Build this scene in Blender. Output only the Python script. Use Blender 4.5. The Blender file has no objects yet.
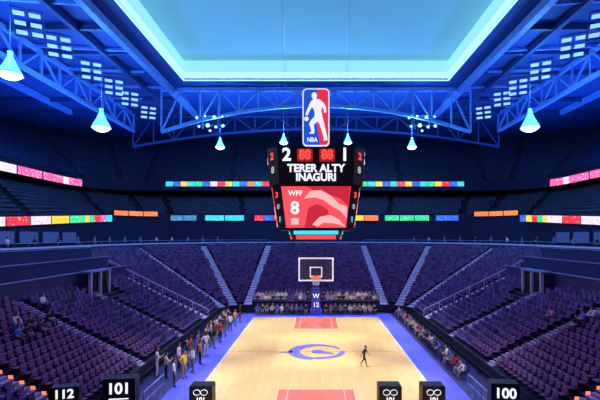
import bpy, bmesh, math, random
from mathutils import Vector, Matrix, Euler
random.seed(4)
S = bpy.context.scene; col = S.collection
S.view_settings.view_transform = 'Standard'
PI = math.pi
# ------------------------------------------------------------ materials
def mat(name, c, rough=.6, emit=None, es=0.0, metal=0.0, var=.12, scale=3.0, spec=.5, c2=None):
    m = bpy.data.materials.new(name); m.use_nodes = True
    n = m.node_tree.nodes; l = m.node_tree.links; b = n['Principled BSDF']
    b.inputs['Roughness'].default_value = rough; b.inputs['Metallic'].default_value = metal
    b.inputs['Specular IOR Level'].default_value = spec
    tc = n.new('ShaderNodeTexCoord'); no = n.new('ShaderNodeTexNoise'); no.inputs['Scale'].default_value = scale
    no.inputs['Detail'].default_value = 3
    cr = n.new('ShaderNodeValToRGB')
    k1 = 1-var; k2 = 1+var
    cr.color_ramp.elements[0].color = (c[0]*k1, c[1]*k1, c[2]*k1, 1)
    d = c2 or c
    cr.color_ramp.elements[1].color = (d[0]*k2, d[1]*k2, d[2]*k2, 1)
    cr.color_ramp.elements[0].position = .38; cr.color_ramp.elements[1].position = .62
    l.new(tc.outputs['Object'], no.inputs['Vector']); l.new(no.outputs['Fac'], cr.inputs['Fac'])
    l.new(cr.outputs['Color'], b.inputs['Base Color'])
    if emit:
        b.inputs['Emission Color'].default_value = (*emit, 1); b.inputs['Emission Strength'].default_value = es
    return m
def glow(name, c, s=1.0):
    return mat(name, tuple(x*.3 for x in c), .5, c, s, var=.02)
def board_mat(name, c1, c2, s=1.0, scale=1.6):
    m = mat(name, (.02,.02,.03), .4); n = m.node_tree.nodes; l = m.node_tree.links; b = n['Principled BSDF']
    tc = n.new('ShaderNodeTexCoord'); no = n.new('ShaderNodeTexVoronoi'); no.inputs['Scale'].default_value = scale
    cr = n.new('ShaderNodeValToRGB'); cr.color_ramp.interpolation = 'CONSTANT'
    cr.color_ramp.elements[0].color = (*c2, 1); cr.color_ramp.elements[1].color = (*c1, 1)
    cr.color_ramp.elements[1].position = .27
    l.new(tc.outputs['Object'], no.inputs['Vector']); l.new(no.outputs['Distance'], cr.inputs['Fac'])
    l.new(cr.outputs['Color'], b.inputs['Emission Color']); b.inputs['Emission Strength'].default_value = s
    return m
M = {}
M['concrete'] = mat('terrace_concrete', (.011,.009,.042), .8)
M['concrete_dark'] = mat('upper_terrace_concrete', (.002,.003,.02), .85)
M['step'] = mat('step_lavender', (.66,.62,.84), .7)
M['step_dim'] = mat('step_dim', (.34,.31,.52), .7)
M['stair_rail'] = mat('stair_rail_lavender', (.46,.44,.68), .5)
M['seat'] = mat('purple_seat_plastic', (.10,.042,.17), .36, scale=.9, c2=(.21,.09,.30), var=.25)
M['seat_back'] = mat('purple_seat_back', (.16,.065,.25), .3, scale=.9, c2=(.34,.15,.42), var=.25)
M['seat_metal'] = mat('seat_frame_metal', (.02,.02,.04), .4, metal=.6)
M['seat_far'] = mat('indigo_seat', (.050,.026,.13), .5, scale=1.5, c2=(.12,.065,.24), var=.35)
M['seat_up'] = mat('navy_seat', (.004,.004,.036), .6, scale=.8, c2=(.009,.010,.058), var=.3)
M['wall'] = mat('navy_wall', (.008,.010,.055), .8)
M['rail'] = mat('blue_grey_rail', (.17,.24,.55), .4)
M['coping'] = mat('self_lit_coping', (.30,.42,.75), .5, (.10,.20,.55), .45)  # lit look is a weak blue emission put into the material
M['parapet'] = mat('parapet_blue', (.026,.034,.14), .6)
M['ceiling'] = mat('ceiling_blue', (.04,.12,.48), .7, scale=.12, c2=(.02,.06,.29), var=.3)
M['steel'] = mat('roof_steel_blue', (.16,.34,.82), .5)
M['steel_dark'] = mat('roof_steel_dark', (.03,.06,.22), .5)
M['cove'] = glow('cove_glow', (.46,.94,1.0), 1.2)
M['cove2'] = glow('cove_glow_fade', (.30,.74,.82), 1.0)  # dimmer emission imitates the bright strip's glow fading upward
M['black'] = mat('black_plastic', (.012,.012,.018), .5)
M['dark'] = mat('charcoal', (.03,.03,.05), .5)
M['white'] = mat('white_paint_glow', (.85,.85,.9), .5, (.8,.85,1), .45)  # faint emission brightens the backboard frame and square, which are no lamps
M['wtext'] = glow('white_lettering', (.9,.92,1), 1.1)
M['dtext'] = glow('dim_white_digits', (.5,.5,.65), .8)
M['rtext'] = glow('red_digits', (1,.06,.05), 1.4)
M['cyan'] = glow('cyan_display', (.05,.75,.95), 1.1)
M['lamp'] = glow('lamp_glow', (.60,.92,1.0), 10)
M['spot'] = glow('spot_glow', (.25,.6,1.0), 3.5)
M['tube'] = glow('tube_glow', (.34,.66,1.0), 1.0)
M['steplight'] = glow('step_light_orange', (1,.22,.10), 1.3)
M['apron'] = mat('apron_blue', (.12,.13,.85), .4, scale=.5)
M['key'] = mat('key_salmon', (.85,.20,.12), .35, scale=.6)
M['line'] = mat('court_line_white', (.9,.82,.7), .4)
M['linebr'] = mat('court_line_brown', (.78,.47,.2), .4)
M['emblem'] = mat('emblem_periwinkle', (.20,.20,.72), .35)
M['floor'] = mat('arena_floor_dark', (.05,.05,.2), .5)
M['pad'] = mat('stanchion_pad_blue', (.06,.12,.8), .4)
M['orange'] = mat('rim_orange', (.95,.2,.03), .4, (1,.2,.03), .3)
M['glass'] = mat('backboard_glass', (.07,.07,.15), .1)
M['net'] = mat('net_white', (.8,.8,.8), .7)
M['suite'] = mat('suite_glow', (.03,.05,.15), .3, (.04,.08,.28), .6)
M['dred'] = glow('dim_red_panel', (.30,.015,.015), 1.0)
w = mat('maple_floor', (.80,.56,.33), .28); nn = w.node_tree.nodes; ll = w.node_tree.links
br = nn.new('ShaderNodeTexBrick'); br.inputs['Scale'].default_value = 1.0
br.inputs['Color1'].default_value = (.97,.65,.27,1); br.inputs['Color2'].default_value = (.92,.58,.22,1)
br.inputs['Mortar'].default_value = (.82,.50,.18,1); br.inputs['Mortar Size'].default_value = .008
br.inputs['Brick Width'].default_value = 1.8; br.inputs['Row Height'].default_value = .3
mp = nn.new('ShaderNodeMapping'); mp.inputs['Rotation'].default_value = (0,0,PI/2)
tcn = [x for x in nn if x.type == 'TEX_COORD'][0]
ll.new(tcn.outputs['Object'], mp.inputs['Vector']); ll.new(mp.outputs['Vector'], br.inputs['Vector'])
ll.new(br.outputs['Color'], nn['Principled BSDF'].inputs['Base Color']); M['wood'] = w
sp = mat('skylight_panel', (.34,.50,.55), .8, scale=.03, var=.1); nn = sp.node_tree.nodes; ll = sp.node_tree.links
nn['Principled BSDF'].inputs['Emission Color'].default_value = (.035,.19,.31,1); nn['Principled BSDF'].inputs['Emission Strength'].default_value = 1.0
M['skypanel'] = sp
# ------------------------------------------------------------ mesh helpers
class MB:
    def __init__(s): s.v = []; s.f = []; s.m = []
    def add(s, vs, fs, m=0):
        o = len(s.v); s.v += [tuple(v) for v in vs]
        for f in fs: s.f.append(tuple(i+o for i in f)); s.m.append(m)
        return s
    def box(s, c, d, R=None, m=0):
        x, y, z = d[0]/2, d[1]/2, d[2]/2
        vs = [Vector((i*x, j*y, k*z)) for i in (-1,1) for j in (-1,1) for k in (-1,1)]
        if R: vs = [R @ v for v in vs]
        c = Vector(c)
        return s.add([v+c for v in vs], [(0,1,3,2),(4,6,7,5),(0,4,5,1),(2,3,7,6),(0,2,6,4),(1,5,7,3)], m)
    def bar(s, p, q, w, h=None, m=0):
        p = Vector(p); q = Vector(q); d = q-p; h = h or w
        if d.length < 1e-6: return s
        R = d.to_track_quat('Y', 'Z').to_matrix()
        return s.box((p+q)/2, (w, d.length, h), R, m)
    def tube(s, p, q, r, r2=None, n=8, m=0):
        p = Vector(p); q = Vector(q); r2 = r if r2 is None else r2
        R = (q-p).to_track_quat('Z', 'Y').to_matrix(); vs = []
        for c, rr in ((p, r), (q, r2)):
            for i in range(n): a = 2*PI*i/n; vs.append(c + R @ Vector((rr*math.cos(a), rr*math.sin(a), 0)))
        fs = [(i, (i+1) % n, n+(i+1) % n, n+i) for i in range(n)] + [tuple(range(n))[::-1], tuple(range(n, 2*n))]
        return s.add(vs, fs, m)
    def lathe(s, prof, c=(0,0,0), n=16, m=0):
        vs = []; k = len(prof)
        for r, z in prof:
            for i in range(n): a = 2*PI*i/n; vs.append((c[0]+r*math.cos(a), c[1]+r*math.sin(a), c[2]+z))
        fs = [(j*n+i, j*n+(i+1) % n, (j+1)*n+(i+1) % n, (j+1)*n+i) for j in range(k-1) for i in range(n)]
        return s.add(vs, fs, m)
    def ball(s, c, r, sc=(1,1,1), n=8, m=0):
        k = n; vs = []
        for j in range(k+1):
            t = PI*j/k
            for i in range(n*2): a = PI*i/n; vs.append((c[0]+r*sc[0]*math.sin(t)*math.cos(a), c[1]+r*sc[1]*math.sin(t)*math.sin(a), c[2]+r*sc[2]*math.cos(t)))
        N = 2*n
        return s.add(vs, [(j*N+i, (j+1)*N+i, (j+1)*N+(i+1) % N, j*N+(i+1) % N) for j in range(k) for i in range(N)], m)
    def prism(s, pts, f0, f1, m=0):
        n = len(pts); vs = [f0(p) for p in pts] + [f1(p) for p in pts]
        return s.add(vs, [tuple(range(n)), tuple(range(n, 2*n))[::-1]] + [(i, n+i, n+(i+1) % n, (i+1) % n) for i in range(n)], m)
    def build(s, name, mats, parent=None, smooth=False):
        me = bpy.data.meshes.new(name); me.from_pydata(s.v, [], s.f)
        mats = mats if isinstance(mats, (list, tuple)) else [mats]
        for m in mats: me.materials.append(m)
        if len(mats) > 1: me.polygons.foreach_set('material_index', s.m)
        if smooth: me.polygons.foreach_set('use_smooth', [True]*len(me.polygons))
        me.update(); o = bpy.data.objects.new(name, me); col.objects.link(o)
        if parent: o.parent = parent
        return o
def tag(o, label=None, cat=None, group=None, kind=None):
    if label: o['label'] = label
    if cat: o['category'] = cat
    if group: o['group'] = group
    if kind: o['kind'] = kind
    return o
def thing(name, label, cat, loc=(0,0,0), rz=0, group=None):
    o = bpy.data.objects.new(name, None); o.empty_display_size = .2; col.objects.link(o)
    o.location = loc; o.rotation_euler = (0,0,rz); return tag(o, label, cat, group)
def copy_tree(o, parent=None):
    c = o.copy(); col.objects.link(c); c.parent = parent
    for ch in o.children: copy_tree(ch, c)
    return c
def struct(o, label, cat='structure'): return tag(o, label, cat, None, 'structure')
def text(name, body, size, m, loc, rot, parent=None, ext=.01, sx=1.0, align='CENTER', bold=.012):
    cu = bpy.data.curves.new(name, 'FONT'); cu.body = body; cu.size = size; cu.extrude = ext
    cu.align_x = align; cu.align_y = 'CENTER'; cu.offset = size*bold
    t = bpy.data.objects.new('tmp', cu); col.objects.link(t)
    dg = bpy.context.evaluated_depsgraph_get(); dg.update()
    me = bpy.data.meshes.new_from_object(t.evaluated_get(dg)); me.name = name
    bpy.data.objects.remove(t); me.materials.clear(); me.materials.append(m)
    o = bpy.data.objects.new(name, me); col.objects.link(o)
    o.location = loc; o.rotation_euler = rot; o.scale = (sx, 1, 1)
    if parent: o.parent = parent
    return o
# ------------------------------------------------------------ bowl rings   (viewer stands at x=0,y=0,z=10 looking along +y)
Y0 = 8.0
class Ring:
    def __init__(s, hw, far, rx, ry): s.hw, s.far, s.rx, s.ry = hw, far, rx, ry; s.cx = hw-rx; s.cy = far-ry
    def P(s, u):
        if u > 2.5: x, y = s.P(5-u); return (-x, y)
        if u <= 1: return (-s.hw, Y0+(s.cy-Y0)*u)
        if u <= 2: a = PI - (u-1)*PI/2; return (-s.cx+s.rx*math.cos(a), s.cy+s.ry*math.sin(a))
        return (-s.cx+2*s.cx*(u-2), s.far)
    def us(s, y): return (y-Y0)/(s.cy-Y0)
    def uf(s, x): return 2+(x+s.cx)/(2*s.cx)
R0 = Ring(12, 52.5, 3, 3); R1 = Ring(28, 76, 19, 24); R2 = Ring(44, 88, 12, 12)
R2b = Ring(56, 100, 18, 18); R3 = Ring(52, 94, 12, 12); R3b = Ring(58, 101, 15, 15); R4 = Ring(74, 114, 30, 28)
def lerp(a, b, t): return a+(b-a)*t
def LP(A, B, t, u): a = A.P(u); b = B.P(u); return (lerp(a[0], b[0], t), lerp(a[1], b[1], t))
def usamp(u0, u1, n=None):
    s = [i/12 for i in range(0, 61)]; s += [.867, 5-.867]
    s = sorted(x for x in s if u0 < x < u1); return [u0]+s+[u1]
def terrace(mb, A, zA, B, zB, n, u0=0, u1=5, t0=0., t1=1.):
    us = usamp(u0, u1); prof = []
    for i in range(n):
        ta = t0+(t1-t0)*i/n; tb = t0+(t1-t0)*(i+1)/n
        prof.append((ta, ta)); prof.append((tb, ta))
    base = len(mb.v)
    for u in us:
        for t, tz in prof:
            x, y = LP(A, B, t, u); mb.v.append((x, y, lerp(zA(u), zB(u), tz)))
    k = len(prof)
    for i in range(len(us)-1):
        for j in range(k-1):
            mb.f.append((base+i*k+j, base+(i+1)*k+j, base+(i+1)*k+j+1, base+i*k+j+1)); mb.m.append(0)
def strip(mb, Ra, za, Rb, zb, u0=0, u1=5):
    us = usamp(u0, u1); base = len(mb.v)
    for u in us:
        a = Ra.P(u); b = Rb.P(u)
        mb.v.append((a[0], a[1], za(u) if callable(za) else za)); mb.v.append((b[0], b[1], zb(u) if callable(zb) else zb))
    for i in range(len(us)-1): mb.f.append((base+2*i, base+2*i+2, base+2*i+3, base+2*i+1)); mb.m.append(0)
def wallring(mb, R, z0, z1, th=.25, u0=0, u1=5):
    Ro = Ring(R.hw+th, R.far+th, R.rx+th, R.ry+th)
    strip(mb, R, z0, R, z1, u0, u1); strip(mb, R, z1, Ro, z1, u0, u1); strip(mb, Ro, z1, Ro, z0, u0, u1)
N = 27; NC = 16; ZT = 8.2
zA = lambda u: 1.0
zB = lambda u: ZT
UC = .867; TC = NC/N
def rowz(i): return 1.0+(ZT-1.0)*i/N
mb = MB()
terrace(mb, R0, zA, R1, zB, N, UC, 5-UC)
strip(mb, R0, 0, R0, 1.0)
struct(mb.build('terrace_lower_end', M['concrete']), 'stepped concrete terrace of the lower stand behind the far basket')
for sgn, (a, b), nm in ((-1, (0, UC), 'left'), (1, (5-UC, 5), 'right')):
    mb = MB(); terrace(mb, R0, zA, R1, zB, NC, a, b, 0, TC)
    struct(mb.build('terrace_lower_'+nm, M['concrete']), 'stepped concrete terrace of the %s lower stand' % nm)
    mb = MB()
    zt = lambda t: {0: 5.9, 1: 6.9, 2: 7.9}[t]
    for k in range(3):
        t0 = TC+(1-TC)*k/3; t1 = TC+(1-TC)*(k+1)/3; z = zt(k); zp = 5.0 if k == 0 else zt(k-1)
        us = usamp(a, b)
        for i in range(len(us)-1):
            p0 = LP(R0, R1, t0, us[i]); p1 = LP(R0, R1, t0, us[i+1]); q0 = LP(R0, R1, t1, us[i]); q1 = LP(R0, R1, t1, us[i+1])
            h = .75; d = .18*(-sgn)
            mb.add([(p0[0],p0[1],zp),(p1[0],p1[1],zp),(p1[0],p1[1],z+h),(p0[0],p0[1],z+h),
                    (p0[0]-d,p0[1],z+h),(p1[0]-d,p1[1],z+h),(p1[0]-d,p1[1],z),(p0[0]-d,p0[1],z),
                    (q1[0],q1[1],z),(q0[0],q0[1],z)], [(0,1,2,3),(3,2,5,4),(4,5,6,7),(7,6,8,9)])
    struct(mb.build('terrace_club_'+nm, M['parapet']), 'wide club terraces with parapets on the %s side' % nm)
    for k in range(3):
        t0 = TC+(1-TC)*k/3; mb = MB(); us = usamp(a, b)
        for i in range(len(us)-1):
            p0 = LP(R0, R1, t0, us[i]); p1 = LP(R0, R1, t0, us[i+1]); mb.bar((p0[0],p0[1],zt(k)+.78), (p1[0],p1[1],zt(k)+.78), .22, .08)
        struct(mb.build('trim_club_lit_edge', M['rail']), 'pale coping on a club terrace parapet, %s side' % nm)  # pale colour stands in for light catching the parapet edges
mb = MB(); strip(mb, R1, ZT, R2, ZT); wallring(mb, R1, ZT-.1, ZT+.55, .25)
struct(mb.build('floor_suite_level', M['parapet']), 'suite level floor and front parapet around the bowl')
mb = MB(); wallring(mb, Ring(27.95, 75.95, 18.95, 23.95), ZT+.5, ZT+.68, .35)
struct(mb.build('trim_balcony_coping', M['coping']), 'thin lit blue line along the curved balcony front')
def zR(u):
    y = R2.P(u)[1]; return 11.95+max(0, y-55)*.061
mb = MB(); strip(mb, R2, ZT, R2, lambda u: zR(u)+1.0)
struct(mb.build('wall_suite_level', M['wall']), 'dark suite wall under the middle tier')
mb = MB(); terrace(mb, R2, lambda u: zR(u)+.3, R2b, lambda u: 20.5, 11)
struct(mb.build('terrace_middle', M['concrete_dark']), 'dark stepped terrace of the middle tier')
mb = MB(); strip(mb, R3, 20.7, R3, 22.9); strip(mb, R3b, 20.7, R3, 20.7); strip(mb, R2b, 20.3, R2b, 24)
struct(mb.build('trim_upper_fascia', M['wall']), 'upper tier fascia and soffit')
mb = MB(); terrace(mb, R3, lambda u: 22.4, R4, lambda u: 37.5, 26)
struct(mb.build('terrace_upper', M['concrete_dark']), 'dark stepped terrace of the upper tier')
CZ = 38.0
def boxs(name, c, d, m, lab): return struct(MB().box(c, d).build(name, m), lab)
boxs('wall_left', (-76, 56, 20), (.5, 130, 42), M['wall'], 'dark left wall of the arena')
boxs('wall_right', (76, 56, 20), (.5, 130, 42), M['wall'], 'dark right wall of the arena')
boxs('wall_far', (0, 118, 20), (152, .5, 42), M['wall'], 'dark far wall of the arena')
boxs('floor', (0, 54, -.3), (160, 130, .5), M['floor'], 'dark arena floor around the court')
OX, OY0, OY1 = 23.7, 24.0, 71.8
mb = MB()
for (x0, x1, y0, y1) in ((-76,-OX,-8,118), (OX,76,-8,118), (-OX,OX,-8,OY0), (-OX,OX,OY1,118)):
    mb.box(((x0+x1)/2, (y0+y1)/2, CZ+.2), (x1-x0, y1-y0, .4))
struct(mb.build('ceiling', M['ceiling']), 'blue lit arena ceiling around the skylight')
def cove(z0, h, m, nm, lab):
    mb = MB()
    mb.box((-OX-.1, (OY0+OY1)/2, z0+h/2), (.2, OY1-OY0, h)); mb.box((OX+.1, (OY0+OY1)/2, z0+h/2), (.2, OY1-OY0, h))
    mb.box((0, OY1+.1, z0+h/2), (2*OX+.4, .2, h)); mb.box((0, OY0-.1, z0+h/2), (2*OX+.4, .2, h))
    struct(mb.build(nm, m), lab)
cove(CZ-.1, 1.5, M['cove'], 'trim_skylight', 'bright glowing cyan light strip around the skylight')
cove(CZ+1.4, 2.2, M['cove2'], 'trim_skylight_upper', 'teal upper cove around the skylight')
h = 3.5
boxs('ceiling_skylight', (0, (OY0+OY1)/2, CZ+h+.1), (2*OX, OY1-OY0, .2), M['skypanel'], 'teal blue skylight panel over the court')
# ------------------------------------------------------------ court
CY = 34.5; BL = 14.33
wood = struct(MB().box((0, CY, .02), (15.24, 2*BL+.6, .04)).build('floor_court', M['wood']), 'pale maple basketball court')
mb = MB(); mb.box((-8.55, CY, .015), (1.86, 2*BL+5, .03)); mb.box((8.55, CY, .015), (1.86, 2*BL+5, .03))
mb.box((0, CY+BL+1.3, .015), (15.24, 2.0, .03)); mb.box((0, CY-BL-1.3, .015), (15.24, 2.0, .03))
mb.build('apron', M['apron'], wood)
zc = .045
for s in (1, -1):
    MB().box((0, CY+s*(BL-2.9), zc), (4.9, 5.8, .012)).build('key_paint', M['key'], wood)
def ringpoly(mb, c, r0, r1, a0, a1, z, n=48, off=(0,0)):
    vs = []
    for i in range(n+1):
        a = lerp(a0, a1, i/n)
        vs.append((c[0]+r1*math.cos(a), c[1]+r1*math.sin(a), z)); vs.append((c[0]+off[0]+r0*math.cos(a), c[1]+off[1]+r0*math.sin(a), z))
    mb.add(vs, [(2*i, 2*i+2, 2*i+3, 2*i+1) for i in range(n)])
mb = MB(); W = 7.62
for x in (-W+.05, W-.05): mb.box((x, CY, zc), (.1, 2*BL, .01))
for y in (-BL, BL): mb.box((0, CY+y, zc), (2*W, .1, .01))
for s in (1, -1):
    for x in (-2.45, 2.45): mb.box((x, CY+s*(BL-2.9), zc+.008), (.07, 5.8, .01))
    for x in (-1.8, 1.8): mb.box((x, CY+s*(BL-2.9), zc+.008), (.04, 5.8, .01))
    mb.box((0, CY+s*(BL-5.8), zc+.008), (4.9, .07, .01))
mb.build('white_lines', M['line'], wood)
mb = MB(); mb.box((0, CY, zc), (2*W, .06, .01))
for s in (1, -1):
    a = math.acos(6.7/7.24)
    if s > 0: ringpoly(mb, (0, CY+BL-1.6), 7.2, 7.26, PI+a, 2*PI-a, zc)
    else: ringpoly(mb, (0, CY-BL+1.6), 7.2, 7.26, a, PI-a, zc)
    for x in (-6.7, 6.7): mb.box((x, CY+s*(BL-2.1), zc), (.06, 4.2, .01))
mb.build('brown_lines', M['linebr'], wood)
# wide flat crescent swoosh with a small inner mark
mb = MB(); ringpoly(mb, (-.05, CY-.05), 1.75, 2.3, PI*.12, PI*1.45, zc+.03, off=(.42,.0))
ringpoly(mb, (.25, CY+.1), 1.85, 2.25, PI*1.45, PI*1.98, zc+.031, off=(.0,.1))
ringpoly(mb, (.15, CY-.1), .0, .55, 0, 2*PI, zc+.032)
mb.add([(-3.2,CY-.35,zc+.03),(-2.0,CY-.5,zc+.03),(-2.0,CY+.15,zc+.03)], [(0,1,2)])
mb.add([(.3,CY-.45,zc+.033),(1.5,CY-.9,zc+.033),(1.3,CY-.4,zc+.033),(.4,CY+.1,zc+.033)], [(0,1,2,3)])
mb.build('centre_emblem', M['emblem'], wood)
# hoop
hoop = thing('basketball_hoop', 'blue padded basketball hoop with white framed backboard at the far baseline', 'basketball hoop', (0, 50.6, .03))
MB().box((0, .6, .3), (1.5, 1.9, .6)).build('base', M['pad'], hoop)
mb = MB(); mb.prism([(-.62,.5),(.62,.5),(.42,3.4),(-.42,3.4)], lambda p: (p[0], 0-.3, p[1]), lambda p: (p[0], .35, p[1])); mb.build('padded_post', M['pad'], hoop)
text('lettering', 'W', .8, M['wtext'], (0, -.32, 2.4), (PI/2,0,0), hoop)
text('lettering', '12', .8, M['wtext'], (0, -.32, 1.3), (PI/2,0,0), hoop)
mb = MB(); mb.bar((-.25,.1,3.3), (-.25,-1.7,5.0), .16); mb.bar((.25,.1,3.3), (.25,-1.7,5.0), .16); mb.bar((0,.2,3.2),(0,-1.7,6.2),.12); mb.build('support_arm', M['pad'], hoop)
BY = -1.8; bw, bz0, bz1 = 2.05, 4.55, 7.25
MB().box((0, BY, (bz0+bz1)/2), (2*bw, .06, bz1-bz0)).build('backboard', M['glass'], hoop)
mb = MB()
for z in (bz0, bz1): mb.box((0, BY-.04, z), (2*bw+.18, .1, .18))
for x in (-bw, bw): mb.box((x, BY-.04, (bz0+bz1)/2), (.18, .1, bz1-bz0))
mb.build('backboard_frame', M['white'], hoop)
mb = MB()
for z in (5.05, 6.15): mb.box((0, BY-.06, z), (1.5, .04, .14))
for x in (-.69, .69): mb.box((x, BY-.06, 5.6), (.14, .04, 1.1))
mb.build('shooter_square', M['white'], hoop)
mb = MB(); n = 24; RC = (0, BY-.75, 5.0); rr = .62
for i in range(n):
    a = 2*PI*i/n; b = 2*PI*(i+1)/n
    mb.tube((rr*math.cos(a), RC[1]+rr*math.sin(a), 5.0), (rr*math.cos(b), RC[1]+rr*math.sin(b), 5.0), .07, n=6)
mb.box((0, BY-.12, 4.95), (.6, .2, .4)); mb.build('rim', M['orange'], hoop)
mb = MB()
for i in range(12):
    for d in (1, -1):
        a = 2*PI*i/12; b = a+d*.5
        mb.tube((rr*math.cos(a), RC[1]+rr*math.sin(a), 5.0), (.33*math.cos(b), RC[1]+.33*math.sin(b), 4.1), .022, n=4)
mb.build('net', M['net'], hoop)
# ------------------------------------------------------------ seats
seat_proto = thing('stadium_seat', '', 'seat')
def rbox(mb, c, d, r=.04, m=0):
    pts = []
    x, y = d[0]/2, d[2]/2
    for cx, cy, a0 in ((x-r, y-r, 0), (-x+r, y-r, PI/2), (-x+r, -y+r, PI), (x-r, -y+r, 1.5*PI)):
        for k in range(3): a = a0+k*PI/4; pts.append((cx+r*math.cos(a), cy+r*math.sin(a)))
    mb.prism(pts, lambda p: (c[0]+p[0], c[1]-d[1]/2, c[2]+p[1]), lambda p: (c[0]+p[0], c[1]+d[1]/2, c[2]+p[1]), m)
mb = MB(); rbox(mb, (0, .02, .41), (.40, .36, .08)); o = mb.build('seat', M['seat'], seat_proto)
mb = MB(); rbox(mb, (0,0,0), (.42, .055, .44), .08); o = mb.build('backrest', M['seat_back'], seat_proto); o.location = (0,-.19,.63); o.rotation_euler = (.14,0,0)
for x in (-.225, .225):
    mb = MB(); mb.box((x, .02, .57), (.04, .28, .035)); mb.box((x, -.1, .48), (.035, .04, .16)); mb.build('armrest', M['seat_metal'], seat_proto)
mb = MB(); mb.box((0, -.12, .19), (.07, .08, .38)); mb.box((0, -.05, .01), (.26, .22, .02)); mb.build('pedestal', M['seat_metal'], seat_proto)
AIS = [.29, .48, .675, .867, 1.22, 1.6, 2.0]; AIS += [5-a for a in AIS]
def rowseats(A, B, t, z, sp, aisles, u0, u1, aw=.7):
    out = []; last = None; acc = sp; n = 1400
    apos = [LP(A, B, t, a) for a in aisles]
    for i in range(n+1):
        u = u0+(u1-u0)*i/n; p = LP(A, B, t, u)
        if last:
            d = math.hypot(p[0]-last[0], p[1]-last[1]); acc += d
        last = p
        if acc >= sp:
            acc = 0
            if any(math.hypot(p[0]-q[0], p[1]-q[1]) < aw for q in apos): continue
            q = LP(A, B, t+.05, u); dx, dy = p[0]-q[0], p[1]-q[1]
            out.append((p[0], p[1], z, math.atan2(-dx, dy)))
    return out
lower = []
PX, PY = 20.3, 37.6
for i in range(N):
    t = (i+.6)/N
    u0, u1 = (0.0, 5.0) if i < NC else (UC+.004, 5-UC-.004)
    for s in rowseats(R0, R1, t, rowz(i), .5, AIS, u0, u1):
        if i >= 10 and abs(abs(s[0])-PX) < 1.9 and abs(s[1]-PY) < 2.3: continue     # club portal opening
        lower.append(s+(i,))
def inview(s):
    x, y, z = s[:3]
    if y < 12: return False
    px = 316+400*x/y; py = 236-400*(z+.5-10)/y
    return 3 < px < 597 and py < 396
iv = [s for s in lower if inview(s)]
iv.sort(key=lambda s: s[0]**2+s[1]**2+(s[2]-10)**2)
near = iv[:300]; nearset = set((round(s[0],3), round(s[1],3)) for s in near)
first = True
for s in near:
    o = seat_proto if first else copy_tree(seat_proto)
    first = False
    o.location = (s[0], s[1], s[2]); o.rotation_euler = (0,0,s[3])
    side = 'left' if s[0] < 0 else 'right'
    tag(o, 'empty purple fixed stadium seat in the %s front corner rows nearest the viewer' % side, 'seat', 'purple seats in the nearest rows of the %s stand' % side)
def seatstuff(name, seats, m, label, w=.48, k=1.0):
    V = []; F = []
    T = [(-w/2,-.2,.38),(w/2,-.2,.38),(w/2,.22,.38),(-w/2,.22,.38),(-w/2,-.2,.47),(w/2,-.2,.47),(w/2,.22,.47),(-w/2,.22,.47),
         (-w/2,-.26,.45),(w/2,-.26,.45),(w/2,-.2,.45),(-w/2,-.2,.45),(-w/2*.86,-.34,.93),(w/2*.86,-.34,.93),(w/2*.86,-.28,.93),(-w/2*.86,-.28,.93)]
    T = [(a*k, b*k, c*k) for a, b, c in T]
    Q = [(4,5,6,7),(0,1,5,4),(1,2,6,5),(2,3,7,6),(3,0,4,7),(3,2,1,0),(11,10,14,15),(8,12,13,9),(12,15,14,13),(8,11,15,12),(9,13,14,10)]
    for s in seats:
        c, sn = math.cos(s[3]), math.sin(s[3]); o = len(V)
        for x, y, z in T: V.append((s[0]+c*x-sn*y, s[1]+sn*x+c*y, s[2]+z))
        for q in Q: F.append(tuple(i+o for i in q))
    me = bpy.data.meshes.new(name); me.from_pydata(V, [], F); me.materials.append(m)
    o = bpy.data.objects.new(name, me); col.objects.link(o); return tag(o, label, 'seats', None, 'stuff')
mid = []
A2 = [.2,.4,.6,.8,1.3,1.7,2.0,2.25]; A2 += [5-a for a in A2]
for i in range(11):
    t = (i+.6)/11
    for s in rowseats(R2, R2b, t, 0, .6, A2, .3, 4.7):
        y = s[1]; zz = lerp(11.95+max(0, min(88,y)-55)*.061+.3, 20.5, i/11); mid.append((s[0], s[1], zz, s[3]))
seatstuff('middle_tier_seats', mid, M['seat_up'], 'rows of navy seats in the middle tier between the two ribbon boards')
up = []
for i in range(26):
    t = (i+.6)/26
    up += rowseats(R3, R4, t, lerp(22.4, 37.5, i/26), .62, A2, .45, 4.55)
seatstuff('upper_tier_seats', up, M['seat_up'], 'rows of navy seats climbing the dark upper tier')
def aisle(u, A, B, n, z0, z1, wdt, m, label, i1=None, name='aisle_stairs'):
    mb = MB(); i1 = i1 or n
    for i in range(i1):
        for k in (0, .5):
            t = (i+k)/n; p = Vector((*LP(A, B, t, u), 0)); q = Vector((*LP(A, B, t+.5/n, u), 0)); d = (q-p)
            ang = math.atan2(d.y, d.x); z = lerp(z0, z1, i/n)+.03+(.14 if k else 0)
            c = (p+q)/2; hgt = .06 if not k else .17
            mb.box((c.x, c.y, z-hgt/2+.03), (d.length*.98, wdt, hgt), Matrix.Rotation(ang, 3, 'Z'))
    return struct(mb.build(name, m), label, 'stairs')
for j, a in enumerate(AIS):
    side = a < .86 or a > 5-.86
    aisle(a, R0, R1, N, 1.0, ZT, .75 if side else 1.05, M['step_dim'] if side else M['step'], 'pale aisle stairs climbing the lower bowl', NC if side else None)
for a in A2:
    if .5 < a < 4.5: aisle(a, R3, R4, 26, 22.4, 37.5, 1.2, M['wall'], 'dark aisle stairs climbing the upper tier')
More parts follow.
